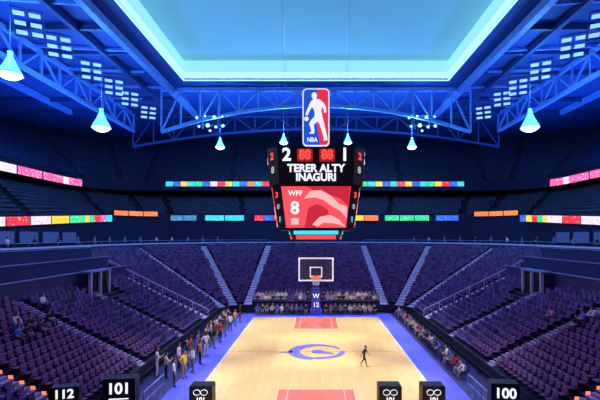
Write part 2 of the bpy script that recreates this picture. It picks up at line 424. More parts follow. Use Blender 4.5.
# small orange step lights beside the nearest aisles
for s, nm in ((-1, 'left'), (1, 'right')):
    for au in (.29,):
        for i in range(0, 13):
            p = LP(R0, R1, (i+.5)/N, au)
            l_ = MB().box((0,0,.09), (.22,.16,.14)).box((0,0,.01), (.26,.2,.02)).build('step_light', M['steplight']); l_.location = (s*abs(p[0]), p[1]+.5, rowz(i)+.0)
            tag(l_, 'small orange step light beside the nearest aisle of the %s stand' % nm, 'step light', 'orange step lights in the %s stand' % nm)
# ------------------------------------------------------------ railings
def railing(pts, label, hgt=.95, m=None, group=None, r=.045, mid=True, name='railing'):
    m = m or M['rail']; p0 = Vector(pts[0])
    t = thing(name, label, 'railing', p0, 0, group)
    mb = MB()
    for a, b in zip(pts, pts[1:]):
        a = Vector(a)-p0; b = Vector(b)-p0; up_ = Vector((0,0,hgt))
        mb.tube(a+up_, b+up_, r, n=6)
        if mid: mb.tube(a+up_*.5, b+up_*.5, r*.6, n=5)
    mb.build('handrail', m, t)
    for a in pts: a = Vector(a)-p0; MB().tube(a, a+Vector((0,0,hgt)), r*.9, n=6).build('post', m, t)
    return t
def rail_on(u, du, i0, i1, label, m=None):
    pts = []
    for i in range(i0, i1+1, 3):
        p = LP(R0, R1, i/N, u+du); pts.append((p[0], p[1], rowz(i)))
    return railing(pts, label, .85, m or M['stair_rail'], r=.05, mid=False)
rail_on(.867, .012, 0, 21, 'pale stair rail climbing the left stand beside the club opening')
rail_on(5-.867, -.012, 0, 21, 'pale stair rail climbing the right stand beside the club opening')
rail_on(1.6, .0, 0, 24, 'pale handrail on the corner stairs left of the far basket')
rail_on(5-1.6, 0, 0, 24, 'pale handrail on the corner stairs right of the far basket')
for s, nm in ((-1, 'left'), (1, 'right')):
    railing([(s*11.7, y, 0) for y in range(25, 51, 2)], 'dark courtside rail along the foot of the %s stand' % nm, 1.25, M['dark'], r=.05)
    railing([(s*9.75, y, 0) for y in (22.6, 23.6, 24.6, 25.6)], 'short blue grey barrier rail next to the %s corner section sign' % nm, 1.15, M['rail'], r=.05)
    pts = [(s*abs(R1.P(u)[0]+.12), R1.P(u)[1], ZT+.68) for u in [i/10 for i in range(3, 21)]]
    railing(pts, 'blue grey rail on the suite level parapet, %s half' % nm, .4, M['rail'], r=.04, mid=False)
for s, nm in ((-1, 'left'), (1, 'right')):
    t = thing('club_portal', 'framed dark entrance opening beside the stairs in the %s stand' % nm, 'entrance', (s*PX, PY, 4.4), 0)
    for yy in (1.6, 0, -1.6): MB().box((0, yy, 1.0), (.24, .24, 2.6)).build('pillar', M['stair_rail'], t)
    MB().box((s*.3, 0, 2.35), (.9, 3.7, .16)).build('lintel', M['rail'], t)
    MB().box((s*.25, 0, 1.0), (.1, 3.2, 2.4)).build('recess_shade_sheet', M['black'], t)  # flat black sheet stands in for the shade inside the opening
# ------------------------------------------------------------ ribbon boards
def bm_(n, a, b, s=1.3, sc=2.0): M[n] = board_mat(n, a, b, s, sc); return M[n]
W_ = bm_('board_white', (.80,.70,.90), (.90,.25,.5)); PK = bm_('board_pink', (.90,.12,.38), (1,.7,.9)); RD = bm_('board_red', (.85,.03,.05), (.95,.4,.4))
YL = bm_('board_yellow', (.85,.6,.05), (.5,.5,.1)); GR = bm_('board_green', (.03,.65,.3), (.4,.9,.5)); CN = bm_('board_cyan', (.03,.6,.8), (.3,.85,.95))
BL_ = bm_('board_blue', (.03,.12,.8), (.15,.35,.95)); OR = bm_('board_orange', (1,.2,.04), (1,.4,.15)); DB = bm_('board_dim', (.05,.2,.45), (.15,.45,.65))
def board(R, u0, u1, zf, hgt, cols, label, group=None):
    Ri = Ring(R.hw-.25, R.far-.25, R.rx, R.ry); Rj = Ring(R.hw-.3, R.far-.3, R.rx, R.ry)
    c = R.P((u0+u1)/2); t = thing('ribbon_board', label, 'display board', (c[0], c[1], 0), 0, group)
    def seg(Rr, a, b, h, name, m, n=4):
        mb = MB()
        for i in range(n):
            p = Rr.P(lerp(a, b, i/n)); q = Rr.P(lerp(a, b, (i+1)/n)); z0 = zf(lerp(a, b, i/n)); z1 = zf(lerp(a, b, (i+1)/n))
            P = Vector((p[0]-c[0], p[1]-c[1], 0)); Q = Vector((q[0]-c[0], q[1]-c[1], 0)); d = (Q-P).normalized(); nr = Vector((-d.y, d.x, 0))*(.2 if Rr is Ri else .06)
            vs = []
            for X, z in ((P, z0), (Q, z1)):
                for o in (Vector(), nr):
                    for k in (-1, 1): vs.append(X+o+Vector((0,0,z+k*h/2)))
            mb.add(vs, [(0,1,3,2),(4,6,7,5),(0,4,5,1),(2,3,7,6),(0,2,6,4),(1,5,7,3)])
        mb.build(name, m, t)
    seg(Ri, u0, u1, hgt+.3, 'housing', M['black'], 24)
    n = len(cols)
    for i, m in enumerate(cols): seg(Rj, lerp(u0, u1, (i+.03)/n), lerp(u0, u1, (i+.97)/n), hgt, 'display_panel', m, 6)
    return t
zU = lambda u: 21.5
u3 = R3.us
board(R3, u3(50), 1.27, zU, 1.45, [W_, PK, W_, PK, PK, W_, PK, PK], 'long white and pink ribbon board on the upper tier, left side')
board(R3, 5-1.27, 5-u3(50), zU, 1.45, [PK, PK, W_, PK, PK, PK, W_, PK], 'long pink and white ribbon board on the upper tier, right side')
board(R2, R2.us(42), 1.36, zR, 1.3, [W_, PK, W_, RD, W_, YL, GR, YL, GR, RD, PK, CN], 'long multicoloured ribbon board above the left suites')
board(R2, 5-1.36, 5-R2.us(42), zR, 1.3, [BL_, YL, RD, GR, YL, W_, RD, W_, RD, W_, RD, W_], 'long multicoloured ribbon board above the right suites')
f3 = R3.uf
board(R3, f3(-35.5), f3(-11), lambda u: 22.2, 1.1, [CN, BL_, YL, CN, GR, BL_, W_, RD, YL, CN, BL_, OR, CN, RD], 'upper ribbon board of small coloured panels left of the scoreboard')
board(R3, f3(10.5), f3(35), lambda u: 22.2, 1.1, [GR, CN, YL, BL_, CN, RD, YL, BL_, CN, GR, YL, RD, BL_, CN], 'upper ribbon board of small coloured panels right of the scoreboard')
def fb(x0, x1, cols, lab):
    uu = R2.uf; board(R2, uu(x0*88/400), uu(x1*88/400), lambda u: 13.95, 1.15, cols, lab)
fb(-148, -120, [DB, DB], 'short dim blue board on the lower far fascia, outermost left')
fb(-112, -72, [CN, CN], 'cyan board on the lower far fascia left of the basket')
fb(-62, -33, [RD, BL_, RD], 'red and blue board on the lower far fascia directly left of the scoreboard')
fb(34, 63, [YL, OR], 'yellow and orange board on the lower far fascia directly right of the scoreboard')
fb(69, 114, [GR, GR, GR], 'green board on the lower far fascia right of the basket')
fb(120, 144, [BL_], 'short blue board on the lower far fascia, outermost right')
board(R2, 1.38, 1.85, lambda u: 14.8, .95, [OR, OR, OR], 'orange strip board in the left corner of the suites')
board(R2, 5-1.85, 5-1.38, lambda u: 14.8, .95, [OR, OR, OR], 'orange strip board in the right corner of the suites')
for s, nm in ((-1, 'left'), (1, 'right')):
    for k, y in enumerate(range(46, 76, 5)):
        t = thing('suite_bay', 'dimly lit glazed suite bay under the %s ribbon board' % nm, 'suite window', (s*43.8, y, ZT), 0, 'suite bays on the %s side' % nm)
        MB().box((0,0,1.6), (.1, 4.0, 1.7)).build('pane', M['suite'], t)
        mb = MB(); mb.box((0,0,.7), (.2,4.2,.12)); mb.box((0,0,2.5), (.2,4.2,.12)); mb.box((0,-2.05,1.6), (.2,.12,1.8)); mb.box((0,2.05,1.6), (.2,.12,1.8)); mb.build('frame', M['parapet'], t)
# ------------------------------------------------------------ roof steel
def truss(label, top, bot, w=.45, m=None, name='roof_truss'):
    m = m or M['steel']; p0 = Vector(top[0]); t = thing(name, label, 'roof truss', p0)
    top = [Vector(p)-p0 for p in top]; bot = [Vector(p)-p0 for p in bot]
    for nm, pts in (('top_chord', top), ('bottom_chord', bot)):
        mb = MB()
        for a, b in zip(pts, pts[1:]): mb.bar(a, b, w)
        mb.build(nm, m, t)
    for i in range(len(top)):
        MB().bar(top[i], bot[i], w*.5).build('web_member', m, t)
        if i < len(top)-1:
            a, b = (top[i], bot[i+1]) if i % 2 else (bot[i], top[i+1])
            MB().bar(a, b, w*.45).build('web_member', m, t)
    return t
xs = [-29+58*i/16 for i in range(17)]
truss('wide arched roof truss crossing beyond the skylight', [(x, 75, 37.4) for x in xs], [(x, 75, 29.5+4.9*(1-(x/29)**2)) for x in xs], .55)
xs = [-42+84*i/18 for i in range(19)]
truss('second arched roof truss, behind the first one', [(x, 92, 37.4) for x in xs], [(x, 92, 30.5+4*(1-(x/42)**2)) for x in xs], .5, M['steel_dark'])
for s, nm in ((-1, 'left'), (1, 'right')):
    ys = [38+52*i/12 for i in range(13)]
    truss('long side truss running down the %s side of the roof' % nm, [(s*41, y, 37.4) for y in ys], [(s*41, y, 33.6) for y in ys], .6, M['steel'])
    b = MB().bar((0,-28,0), (0,28,0), .9, 1.1).build('roof_beam', M['steel']); b.location = (s*27, 62, 37.2); tag(b, 'long blue roof beam beside the skylight, %s side' % nm, 'roof beam')
    b = MB().bar((0,-28,0), (0,28,0), .6, .9).build('roof_beam', M['steel_dark']); b.location = (s*31.5, 62, 37.3); tag(b, 'long dark roof beam inside the light row, %s side' % nm, 'roof beam')
    b = MB().bar((0,-30,0), (0,22,0), .8, 1.1).build('roof_beam', M['steel']); b.location = (s*54, 66, 37.2); tag(b, 'outermost long roof beam on the %s side' % nm, 'roof beam')
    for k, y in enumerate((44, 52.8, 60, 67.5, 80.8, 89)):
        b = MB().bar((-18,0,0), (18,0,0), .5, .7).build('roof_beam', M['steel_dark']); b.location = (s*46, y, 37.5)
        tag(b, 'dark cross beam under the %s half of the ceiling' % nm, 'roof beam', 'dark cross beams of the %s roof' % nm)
    for k, y in enumerate((46, 58, 66, 73, 80)):
        b = MB().bar((0,0,0), (-s*13, 1.5, 0), .3, .4).build('roof_brace', M['steel']); b.location = (s*41, y, 37.6)
        tag(b, 'slanting brace between the %s side truss and the skylight beam' % nm, 'roof brace', 'slanting roof braces on the %s' % nm)
    for k, (y, lab) in enumerate(((49.5,'nearest'), (55.5,'second'), (63.5,'third'), (70.5,'fourth'), (76.5,'fifth'), (85,'farthest'))):
        t = thing('ceiling_light', '%s white six-strip light fixture of the %s ceiling row' % (lab, nm), 'ceiling light', (s*35.6, y, 36.2), 0)
        t.rotation_euler = (-.6, 0, -s*.45)
        mb = MB(); mb.box((0,-1.85,.1), (3.3,.1,.2)); mb.box((0,1.85,.1), (3.3,.1,.2)); mb.box((-1.65,0,.1), (.1,3.7,.2)); mb.box((1.65,0,.1), (.1,3.7,.2)); mb.tube((-1,0,.1), (-1,.7,1.2), .06, n=6); mb.tube((1,0,.1), (1,.7,1.2), .06, n=6); mb.build('frame', M['steel_dark'], t)
        for x in (-.82, .82):
            for yy in (-1.25, 0, 1.25): MB().box((x, yy, -.02), (1.15, .5, .12)).build('light_strip', M['tube'], t)
M['shade'] = mat('lamp_shade_glow', (.2,.5,.9), .4, (.08,.42,1.0), 2.2)
def pendant(x, y, z, sc, label, cabz=37.9):
    t = thing('pendant_lamp', label, 'lamp', (x, y, z))
    mb = MB(); mb.lathe([(.01,1.95),(.2,1.9),(.22,1.45),(.34,1.2),(.5,.8),(.82,.2),(.98,-.15),(.92,-.15),(.4,.5),(.01,.55)], n=20)
    o = mb.build('shade', M['shade'], t, True); o.scale = (sc,)*3
    mb = MB(); mb.ball((0,0,-.08), .84, (1,1,.55), 8); o = mb.build('bulb', M['lamp'], t, True); o.scale = (sc,)*3
    MB().tube((0,0,1.9*sc), (0,0,cabz-z), .04, n=6).build('cable', M['steel_dark'], t)
    l = bpy.data.lights.new('lamp_light', 'POINT'); l.energy = 1000; l.color = (.25,.6,1); l.shadow_soft_size = .8
    lo = bpy.data.objects.new('lamp_light', l); col.objects.link(lo); lo.location = (x, y, z-1.2*sc)
    l = bpy.data.lights.new('lamp_light', 'POINT'); l.energy = 3000; l.color = (.10,.42,1); l.shadow_soft_size = .6
    lo = bpy.data.objects.new('lamp_light', l); col.objects.link(lo); lo.location = (x, y-1.5, z+3.6*sc)
pendant(-34.4, 45, 28.3, 1.3, 'largest glowing blue pendant lamp, at the far left edge of the photo')
pendant(-32.2, 60, 26.4, 1.4, 'glowing blue pendant lamp hanging over the left stand inside the side truss')
pendant(32.1, 60, 26.4, 1.4, 'glowing blue pendant lamp hanging over the right stand inside the side truss')
pendant(-18.7, 78, 27.4, .95, 'small glowing pendant lamp under the left spotlight cluster')
pendant(18.7, 78, 27.4, .95, 'small glowing pendant lamp under the right spotlight cluster')
pendant(-6.3, 78, 28.3, .85, 'small glowing pendant lamp just left of the hanging emblem')
pendant(6.2, 78, 28.3, .85, 'small glowing pendant lamp just right of the hanging emblem')
for s, nm in ((-1, 'left'), (1, 'right')):
    t = thing('spotlight_cluster', 'cluster of small blue white spotlights hanging on the %s of the roof truss' % nm, 'spotlights', (s*19.5, 73.8, 31))
    mb = MB(); mb.bar((-2.6,0,1.2), (2.6,0,1.2), .15); mb.bar((-2.6,0,-.6), (2.6,0,-.6), .15); mb.bar((-1.4,0,-1.2), (-1.4,0,3), .15); mb.bar((1.4,0,-1.2), (1.4,0,3), .15); mb.build('frame', M['steel'], t)
    for (x, z, r) in ((-2.4,.9,.26),(-.9,1.2,.2),(.8,1.0,.32),(2.3,1.1,.2),(-2.0,-.7,.22),(-.4,-.5,.36),(1.1,-.8,.24),(2.4,-.6,.28),(0,-1.5,.2)):
        g_ = MB().tube((x,.3,z), (x,-.3,z-.15), r*.9, r*1.2, 10).build('spotlight', M['steel_dark'], t)
        MB().ball((x,-.32,z-.16), r, (1,.4,1), 6).build('lens', M['spot'], g_)
# ------------------------------------------------------------ scoreboard
sb = thing('scoreboard', 'black hanging eight-sided centre scoreboard with red video screen', 'scoreboard', (0, CY, 0))
def octa(hx, f):
    return [(-f,-hx),(f,-hx),(hx,-f),(hx,f),(f,hx),(-f,hx),(-hx,f),(-hx,-f)]
def frustum(h0, f0, z0, h1, f1, z1):
    a = octa(h0, f0); b = octa(h1, f1); mb = MB()
    mb.add([(x,y,z0) for x,y in a]+[(x,y,z1) for x,y in b], [tuple(range(8))[::-1], tuple(range(8,16))]+[(i,(i+1)%8,8+(i+1)%8,8+i) for i in range(8)])
    return mb
frustum(3.7, 2.85, 14.0, 3.85, 3.0, 16.85).build('upper_body', M['black'], sb)
frustum(3.0, 2.35, 10.45, 3.5, 2.75, 14.0).build('lower_body', M['black'], sb)
frustum(1.9, 1.6, 9.7, 2.2, 1.9, 10.45).build('bottom_ring', M['dark'], sb)
M['screen'] = glow('video_red', (.90,.085,.11), 1.05); M['sdark'] = glow('video_dark_red', (.60,.02,.045), 1.0)
M['spink'] = glow('video_pink', (1.0,.45,.45), 1.1)
tilt = math.atan2(.5, 3.55)
for k in range(4):
    R = Matrix.Rotation(k*PI/2, 4, 'Z')
    def put(o, RR=None):
        o.matrix_local = (RR or R) @ Matrix.LocRotScale(o.location.copy(), o.rotation_euler.copy(), o.scale.copy()); return o
    fy = lambda z: -(3.0+(z-10.45)*(.5/3.55)) - .04
    mb = MB(); z0, z1 = 10.65, 13.85; x0, x1 = 2.35, 2.7
    mb.add([(-x0,fy(z0),z0),(x0,fy(z0),z0),(x1,fy(z1),z1),(-x1,fy(z1),z1),(-x0,fy(z0)+.03,z0),(x0,fy(z0)+.03,z0),(x1,fy(z1)+.03,z1),(-x1,fy(z1)+.03,z1)],
           [(0,1,2,3),(7,6,5,4),(0,4,5,1),(1,5,6,2),(2,6,7,3),(3,7,4,0)])
    put(mb.build('video_screen', M['screen'], sb))
    rt = (PI/2+tilt, 0, 0)
    put(text('lettering', '8', 1.35, M['wtext'], (-1.65, fy(12)-.08, 12.15), rt, sb, bold=.03))
    put(text('lettering', 'WFF', .55, M['wtext'], (-1.6, fy(13.2)-.08, 13.3), rt, sb, bold=.02))
    mb = MB(); mb.box((-1.65, fy(11.1)-.05, 11.15), (.6,.03,.5)); put(mb.build('video_caption', M['spink'], sb))
    shapes = [('video_figure', 'sdark', .04, [(-.7,13.84),(2.65,13.84),(2.5,12.3),(1.9,12.9),(1.0,13.2),(.2,13.3)]),
              ('video_figure', 'sdark', .04, [(-.9,10.66),(-.6,12.2),(.1,12.5),(.9,12.1),(1.1,11.3),(.2,11.1),(.0,10.66)]),
              ('video_figure', 'spink', .06, [(-.95,12.9),(-.4,13.5),(.4,13.55),(1.2,13.1),(1.8,12.5),(2.4,12.3),(2.4,11.4),(1.9,11.95),(1.2,12.35),(.6,12.8),(-.1,13.0)]),
              ('video_figure', 'spink', .065, [(-.3,10.9),(.3,11.5),(1.1,11.65),(1.8,11.3),(2.3,10.75),(1.4,11.0),(.6,11.05),(.1,10.75)])]
    for nm, mm, dd, P_ in shapes:
        mb = MB(); mb.prism(P_, lambda p: (p[0], fy(p[1])-dd, p[1]), lambda p: (p[0], fy(p[1])-.01, p[1])); put(mb.build(nm, M[mm], sb))
    fu = lambda z: -(3.7+(z-14)*(.15/2.85)) - .05
    put(text('score_digit', '2', 1.35, M['wtext'], (-2.25, fu(16.1)-.03, 16.2), (PI/2,0,0), sb, bold=.03))
    put(text('score_digit', '1', 1.35, M['wtext'], (2.2, fu(16.1)-.03, 16.2), (PI/2,0,0), sb, bold=.03))
    for x in (-.85, .85):
        mb = MB(); rbox(mb, (x, fu(16.1), 16.2), (1.2, .06, .98), .1); put(mb.build('digit_panel', M['dred'], sb))
        put(text('score_digit', '88', 1.0, M['rtext'], (x, fu(16.1)-.06, 16.2), (PI/2,0,0), sb, sx=.9, bold=.04))
    put(text('lettering', 'TERER ALTY', .82, M['wtext'], (0, fu(15)-.03, 15.18), (PI/2,0,0), sb, sx=.98, bold=.035))
    put(text('lettering', 'INAGURI', .82, M['wtext'], (0, fu(14.4)-.03, 14.5), (PI/2,0,0), sb, sx=.95, bold=.035))
    mb = MB(); mb.box((0,-2.16,10.28), (3.6,.1,.3)); put(mb.build('cyan_strip', M['cyan'], sb))
    mb = MB(); mb.box((0,-2.06,9.9), (3.2,.1,.32)); put(mb.build('red_strip', M['rtext'], sb))
    R45 = Matrix.Rotation(k*PI/2+PI/4, 4, 'Z')
    for (z, h_, m_, ch) in ((16.15,.75,'rtext','2'), (15.1,.7,'dtext','8'), (13.2,.6,'rtext','3'), (12.3,.55,'dtext','0'), (11.3,.6,'cyan','1')):
        if z > 14: d = (3.7+(z-14)*.05+2.85+(z-14)*.05)/math.sqrt(2)+.06
        else:
            tt = (z-10.45)/3.55; d = (lerp(3.0,3.5,tt)+lerp(2.35,2.75,tt))/math.sqrt(2)+.1
        put(text('side_digits', ch, h_, M[m_], (0,-d,z), (PI/2,0,0), sb, bold=.03), R45)
for x, y in ((-2.5,1),(2.5,1),(2.5,2.5),(-2.5,2.5)):
    c_ = MB().tube((0,0,0), (x*.4,y*.4,24.5), .009, n=5).build('suspension_cable', M['rail']); c_.location = (x, CY+y, 16.86)
    tag(c_, 'thin cable holding the scoreboard from the roof', 'cable', 'scoreboard cables')
# hanging league emblem
em = thing('hanging_emblem', 'tall blue and red emblem panel with white player silhouette above the scoreboard', 'sign', (0, 32.0, 16.87))
EW, EH = 2.15, 4.6
def rr_pts(w, h, r):
    pts = []
    for cx, cy, a0 in ((w-r, h-r, 0), (-w+r, h-r, PI/2), (-w+r, -h+r, PI), (w-r, -h+r, 1.5*PI)):
        for k in range(5): a = a0+k*PI/8; pts.append((cx+r*math.cos(a), cy+r*math.sin(a)))
    return pts
EC = EH/2+.3
def flat(pts, y0, y1, name, m):
    return MB().prism(pts, lambda p: (p[0], y0, p[1]+EC), lambda p: (p[0], y1, p[1]+EC)).build(name, m, em)
M['ewhite'] = glow('emblem_white', (.85,.88,1), 1.0); M['eblue'] = glow('emblem_blue', (.015,.09,.55), 1.0); M['ered'] = glow('emblem_red', (.85,.03,.06), 1.0)
flat(rr_pts(EW/2, EH/2, .35), -.1, .1, 'border_panel', M['ewhite'])
hw_, hh_ = EW/2-.09, EH/2-.09
inn = rr_pts(hw_, hh_, .28)
flat(inn[5:15]+[(.35,-hh_), (.05,-.6), (.3,.6), (.1,hh_)], -.14, -.1, 'blue_field', M['eblue'])
flat(inn[15:]+inn[:5]+[(.1,hh_), (.3,.6), (.05,-.6), (.35,-hh_)], -.14, -.1, 'red_field', M['ered'])
# leaning, dribbling player: head forward at the top, ball hand low at left, trailing leg to the lower right
sil = [(-.20,1.44),(-.42,1.22),(-.56,.92),(-.72,.56),(-.84,.20),(-.68,.12),(-.52,.46),(-.34,.78),(-.22,.70),(-.10,.35),(-.12,.04),(-.40,-.26),(-.54,-.54),(-.42,-.92),(-.36,-1.14),(-.56,-1.30),(-.16,-1.34),(-.12,-1.08),(-.18,-.62),
       (.14,-.34),(.30,-.60),(.46,-1.12),(.62,-1.64),(.60,-1.88),(.92,-1.84),(.88,-1.56),(.74,-.92),(.62,-.38),(.50,.06),(.42,.46),(.46,.80),(.60,.66),(.66,.34),(.82,.38),(.80,.78),(.62,1.10),(.34,1.36),(.06,1.46)]
mb = MB(); mb.prism(sil, lambda p: (p[0], -.18, p[1]+EC), lambda p: (p[0], -.14, p[1]+EC)); mb.ball((-.14,-.16,EC+1.70), .25, (.85,.1,1.1), 10)
mb.build('player_silhouette', M['ewhite'], em)
MB().ball((-.76,-.15,EC-.14), .18, (1,.2,1), 8).build('ball_silhouette', M['ewhite'], em)
text('lettering', 'NBA', .5, M['ewhite'], (-.3, -.17, EC-1.82), (PI/2,0,0), em, sx=.82, bold=.03)
mb = MB(); mb.tube((-.6,0,0), (-.6,0,.4), .06); mb.tube((.6,0,0), (.6,0,.4), .06); mb.build('bracket', M['steel_dark'], em)
# ------------------------------------------------------------ signs and cases at the front
def signbox(x, y, z, w, h, d, rz, txt, size, label, post=True):
    t = thing('section_sign', label, 'sign', (x, y, z), rz)
    mb = MB(); rbox(mb, (0,0,h/2), (w,d,h), .08); mb.build('sign_body', M['black'], t)
    text('lettering', txt, size, M['wtext'], (0, -d/2-.02, h*.62), (PI/2,0,0), t, bold=.025)
    mb = MB(); mb.box((0,-d/2-.012,h*.25), (w*.6,.02,.06)); mb.box((0,-d/2-.012,h*.15), (w*.45,.02,.05)); mb.build('underline', M['wtext'], t)
    if post: MB().box((0,0,-z/2), (w*.8, d*.7, z)).build('plinth', M['dark'], t)
    return t
signbox(-11.1, 22.8, .5, 1.75, 1.5, .8, .12, '101', .85, 'black section sign reading 101 at the near left corner')
signbox(-12.65, 20.2, 1.5, 1.35, .95, .5, .25, '112', .62, 'black section sign reading 112 at the bottom left of the photo')
signbox(10.3, 22.0, .58, 1.5, 1.42, .7, -.12, '100', .76, 'black section sign reading 100 at the near right corner')
def courtbox(x, y, label):
    t = thing('equipment_case', label, 'case', (x, y, 0))
    mb = MB(); rbox(mb, (0,0,.62), (1.35,.8,1.2), .08); mb.build('case_body', M['black'], t)
    mb = MB(); n = 20
    for (cx, cz, r) in ((-.22,.85,.2), (.2,.85,.2)):
        for i in range(n):
            a = 2*PI*i/n; b = 2*PI*(i+1)/n
            mb.bar((cx+r*math.cos(a), -.42, cz+r*.8*math.sin(a)), (cx+r*math.cos(b), -.42, cz+r*.8*math.sin(b)), .06, .02)
    mb.build('emblem', M['wtext'], t)
    text('lettering', '101', .38, M['wtext'], (0,-.42,.42), (PI/2,0,0), t, bold=.03)
    for sx in (-.5,.5): MB().box((sx,0,.02), (.1,.6,.1)).build('foot', M['dark'], t)
courtbox(-6.75, 23.8, 'black case with white ring emblem at the bottom left of the court')
courtbox(4.35, 23.8, 'black case with white ring emblem right of the near painted key')
courtbox(6.9, 23.8, 'black case with white ring emblem, rightmost at the bottom of the court')
# ------------------------------------------------------------ people
def person_mesh(name, J):
    names = ['pel','wst','chs','nk','hd','shL','elL','wrL','haL','shR','elR','wrR','haR','hpL','knL','anL','toL','hpR','knR','anR','toR']
    rad = dict(pel=.125,wst=.115,chs=.135,nk=.055,hd=.06,sh=.068,el=.043,wr=.03,ha=.034,hp=.092,kn=.06,an=.042,to=.036)
    ed = [('pel','wst'),('wst','chs'),('chs','nk'),('nk','hd')]
    for s in 'LR': ed += [('chs','sh'+s),('sh'+s,'el'+s),('el'+s,'wr'+s),('wr'+s,'ha'+s),('pel','hp'+s),('hp'+s,'kn'+s),('kn'+s,'an'+s),('an'+s,'to'+s)]
    me = bpy.data.meshes.new('t'); me.from_pydata([J[n] for n in names], [(names.index(a), names.index(b)) for a, b in ed], [])
    o = bpy.data.objects.new('t', me); col.objects.link(o)
    sk = o.modifiers.new('s', 'SKIN'); ss = o.modifiers.new('b', 'SUBSURF'); ss.levels = 1; ss.render_levels = 1
    for i, n in enumerate(names):
        r = rad.get(n) or rad[n[:-1]]; d = me.skin_vertices[0].data[i]
        d.radius = (r*1.25, r*.85) if n in ('pel','wst','chs') else (r, r); d.use_root = (i == 0)
    dg = bpy.context.evaluated_depsgraph_get(); dg.update(); ev = bpy.data.meshes.new_from_object(o.evaluated_get(dg)); bpy.data.objects.remove(o)
    mb = MB(); V = [v.co.copy() for v in ev.vertices]
    segs = [(Vector(J[a]), Vector(J[b]), a, b) for a, b in ed]
    mat_of = lambda a, b: 0 if b in ('hd',) or b.startswith('ha') or b.startswith('wr') else (3 if b.startswith('to') else (2 if b[:2] in ('kn','an','hp') else 1))
    for p in ev.polygons:
        c = p.center; best = None
        for a, b, na, nb in segs:
            ab = b-a; t = max(0, min(1, (c-a).dot(ab)/ab.length_squared)); d = (c-(a+ab*t)).length - (.04 if nb in ('wst','chs') else 0)
            if best is None or d < best[0]: best = (d, mat_of(na, nb), nb, t)
        m = best[1]
        if best[2].startswith('wr') and best[3] < .15: m = 1
        mb.f.append(tuple(p.vertices)); mb.m.append(m)
    mb.v = [tuple(v) for v in V]
    H = Vector(J['hd'])+Vector((0,.01,.07))
    mb.ball(H, .1, (.8,.98,1.2), 8, 0)
    mb.ball(H+Vector((0,.1,-.012)), .017, (1,1.2,1.5), 4, 0)
    for sx in (-1,1):
        mb.ball(H+Vector((sx*.082,0,0)), .022, (.5,1,1.4), 4, 0); mb.ball(H+Vector((sx*.032,.087,.02)), .011, (1.3,.7,.8), 4, 3)
    mb.ball(H+Vector((0,.085,-.05)), .02, (1.3,.5,.35), 4, 4)
    for s in 'LR':
        w_ = Vector(J['wr'+s]); h_ = Vector(J['ha'+s]); d = (h_-w_).normalized(); sx = 1 if s == 'R' else -1
        side = d.cross(Vector((sx,0,0)))
        side = side.normalized() if side.length > .1 else Vector((0,1,0))
        inn_ = d.cross(side).normalized()
        for k, ln in enumerate((.065,.078,.082,.07)):
            a = h_+side*(k-1.5)*.019; b = a+d*ln*.55; c = b+(d*.8+inn_*.5)*ln*.5
            mb.tube(a, b, .0095, .0085, 5, 0); mb.tube(b, c, .0085, .006, 5, 0)
        a = w_.lerp(h_, .4)+side*.025; b = a+(d*.6+side*.8).normalized()*.04; mb.tube(a, b, .012, .01, 5, 0); mb.tube(b, b+d*.03, .01, .007, 5, 0)
    mat0 = [M['skin'], M['c_white'], M['c_black'], M['black'], M['lip']]
    ob = mb.build(name, mat0, None, True); me = ob.data; bpy.data.objects.remove(ob)
    hb = MB()
    hb.ball(Vector((0,-.016,.024)), .106, (.85,.95,1.1), 8)
    fs = [f for f in hb.f if sum(hb.v[i][1] for i in f)/4 < .055 and (sum(hb.v[i][2] for i in f)/4 > -.03 or sum(hb.v[i][1] for i in f)/4 < -.03) and sum(hb.v[i][2] for i in f)/4 > -.075]
    hb.f = fs; hb.m = [0]*len(fs); ho = hb.build('hair', M['hair_dark'], None, True); hm = ho.data; bpy.data.objects.remove(ho)
    return me, hm, H
M['skin'] = mat('skin', (.60,.36,.25), .6); M['skin2'] = mat('skin_brown', (.24,.12,.08), .6); M['lip'] = mat('lip', (.4,.12,.1), .6)
CL = dict(c_white=(.9,.9,.95), c_black=(.015,.015,.03), c_cream=(.85,.70,.45), c_red=(.75,.05,.05), c_blue=(.08,.18,.7), c_grey=(.25,.25,.32), c_orange=(.95,.30,.06), c_navy=(.02,.03,.12), c_pink=(.75,.32,.45), c_khaki=(.4,.3,.2), c_yellow=(.95,.65,.1))
for k, v in CL.items(): M[k] = mat(k, v, .8)
M['hair_dark'] = mat('hair_dark', (.02,.015,.012), .7); M['hair_blond'] = mat('hair_blond', (.45,.3,.12), .7)
def base():
    J = dict(pel=(0,0,.96), wst=(0,0,1.12), chs=(0,0,1.32), nk=(0,.0,1.49), hd=(0,.015,1.58))
    for s, sx in (('L',-1),('R',1)):
        J['sh'+s]=(sx*.18,0,1.41); J['el'+s]=(sx*.23,-.02,1.13); J['wr'+s]=(sx*.24,.05,.88); J['ha'+s]=(sx*.235,.07,.80)
        J['hp'+s]=(sx*.09,0,.90); J['kn'+s]=(sx*.11,.02,.50); J['an'+s]=(sx*.12,-.02,.09); J['to'+s]=(sx*.14,.15,.04)
    return J
POSE = {}
POSE['stand'] = base()
J = base()
for s, sx in (('L',-1),('R',1)): J['el'+s]=(sx*.33,-.08,1.16); J['wr'+s]=(sx*.2,.06,1.02); J['ha'+s]=(sx*.14,.1,1.0)
POSE['hips'] = J
J = base(); J['elR']=(.25,.1,1.15); J['wrR']=(.1,.3,1.25); J['haR']=(.06,.36,1.30); J['elL']=(-.25,.08,1.15); J['wrL']=(-.08,.26,1.15); J['haL']=(-.02,.3,1.17)
POSE['phone'] = J
J = base(); J['wst']=(0,.03,1.12); J['chs']=(0,.08,1.31); J['nk']=(0,.11,1.47); J['hd']=(0,.14,1.56); J['shL']=(-.18,.1,1.40); J['shR']=(.18,.05,1.40)
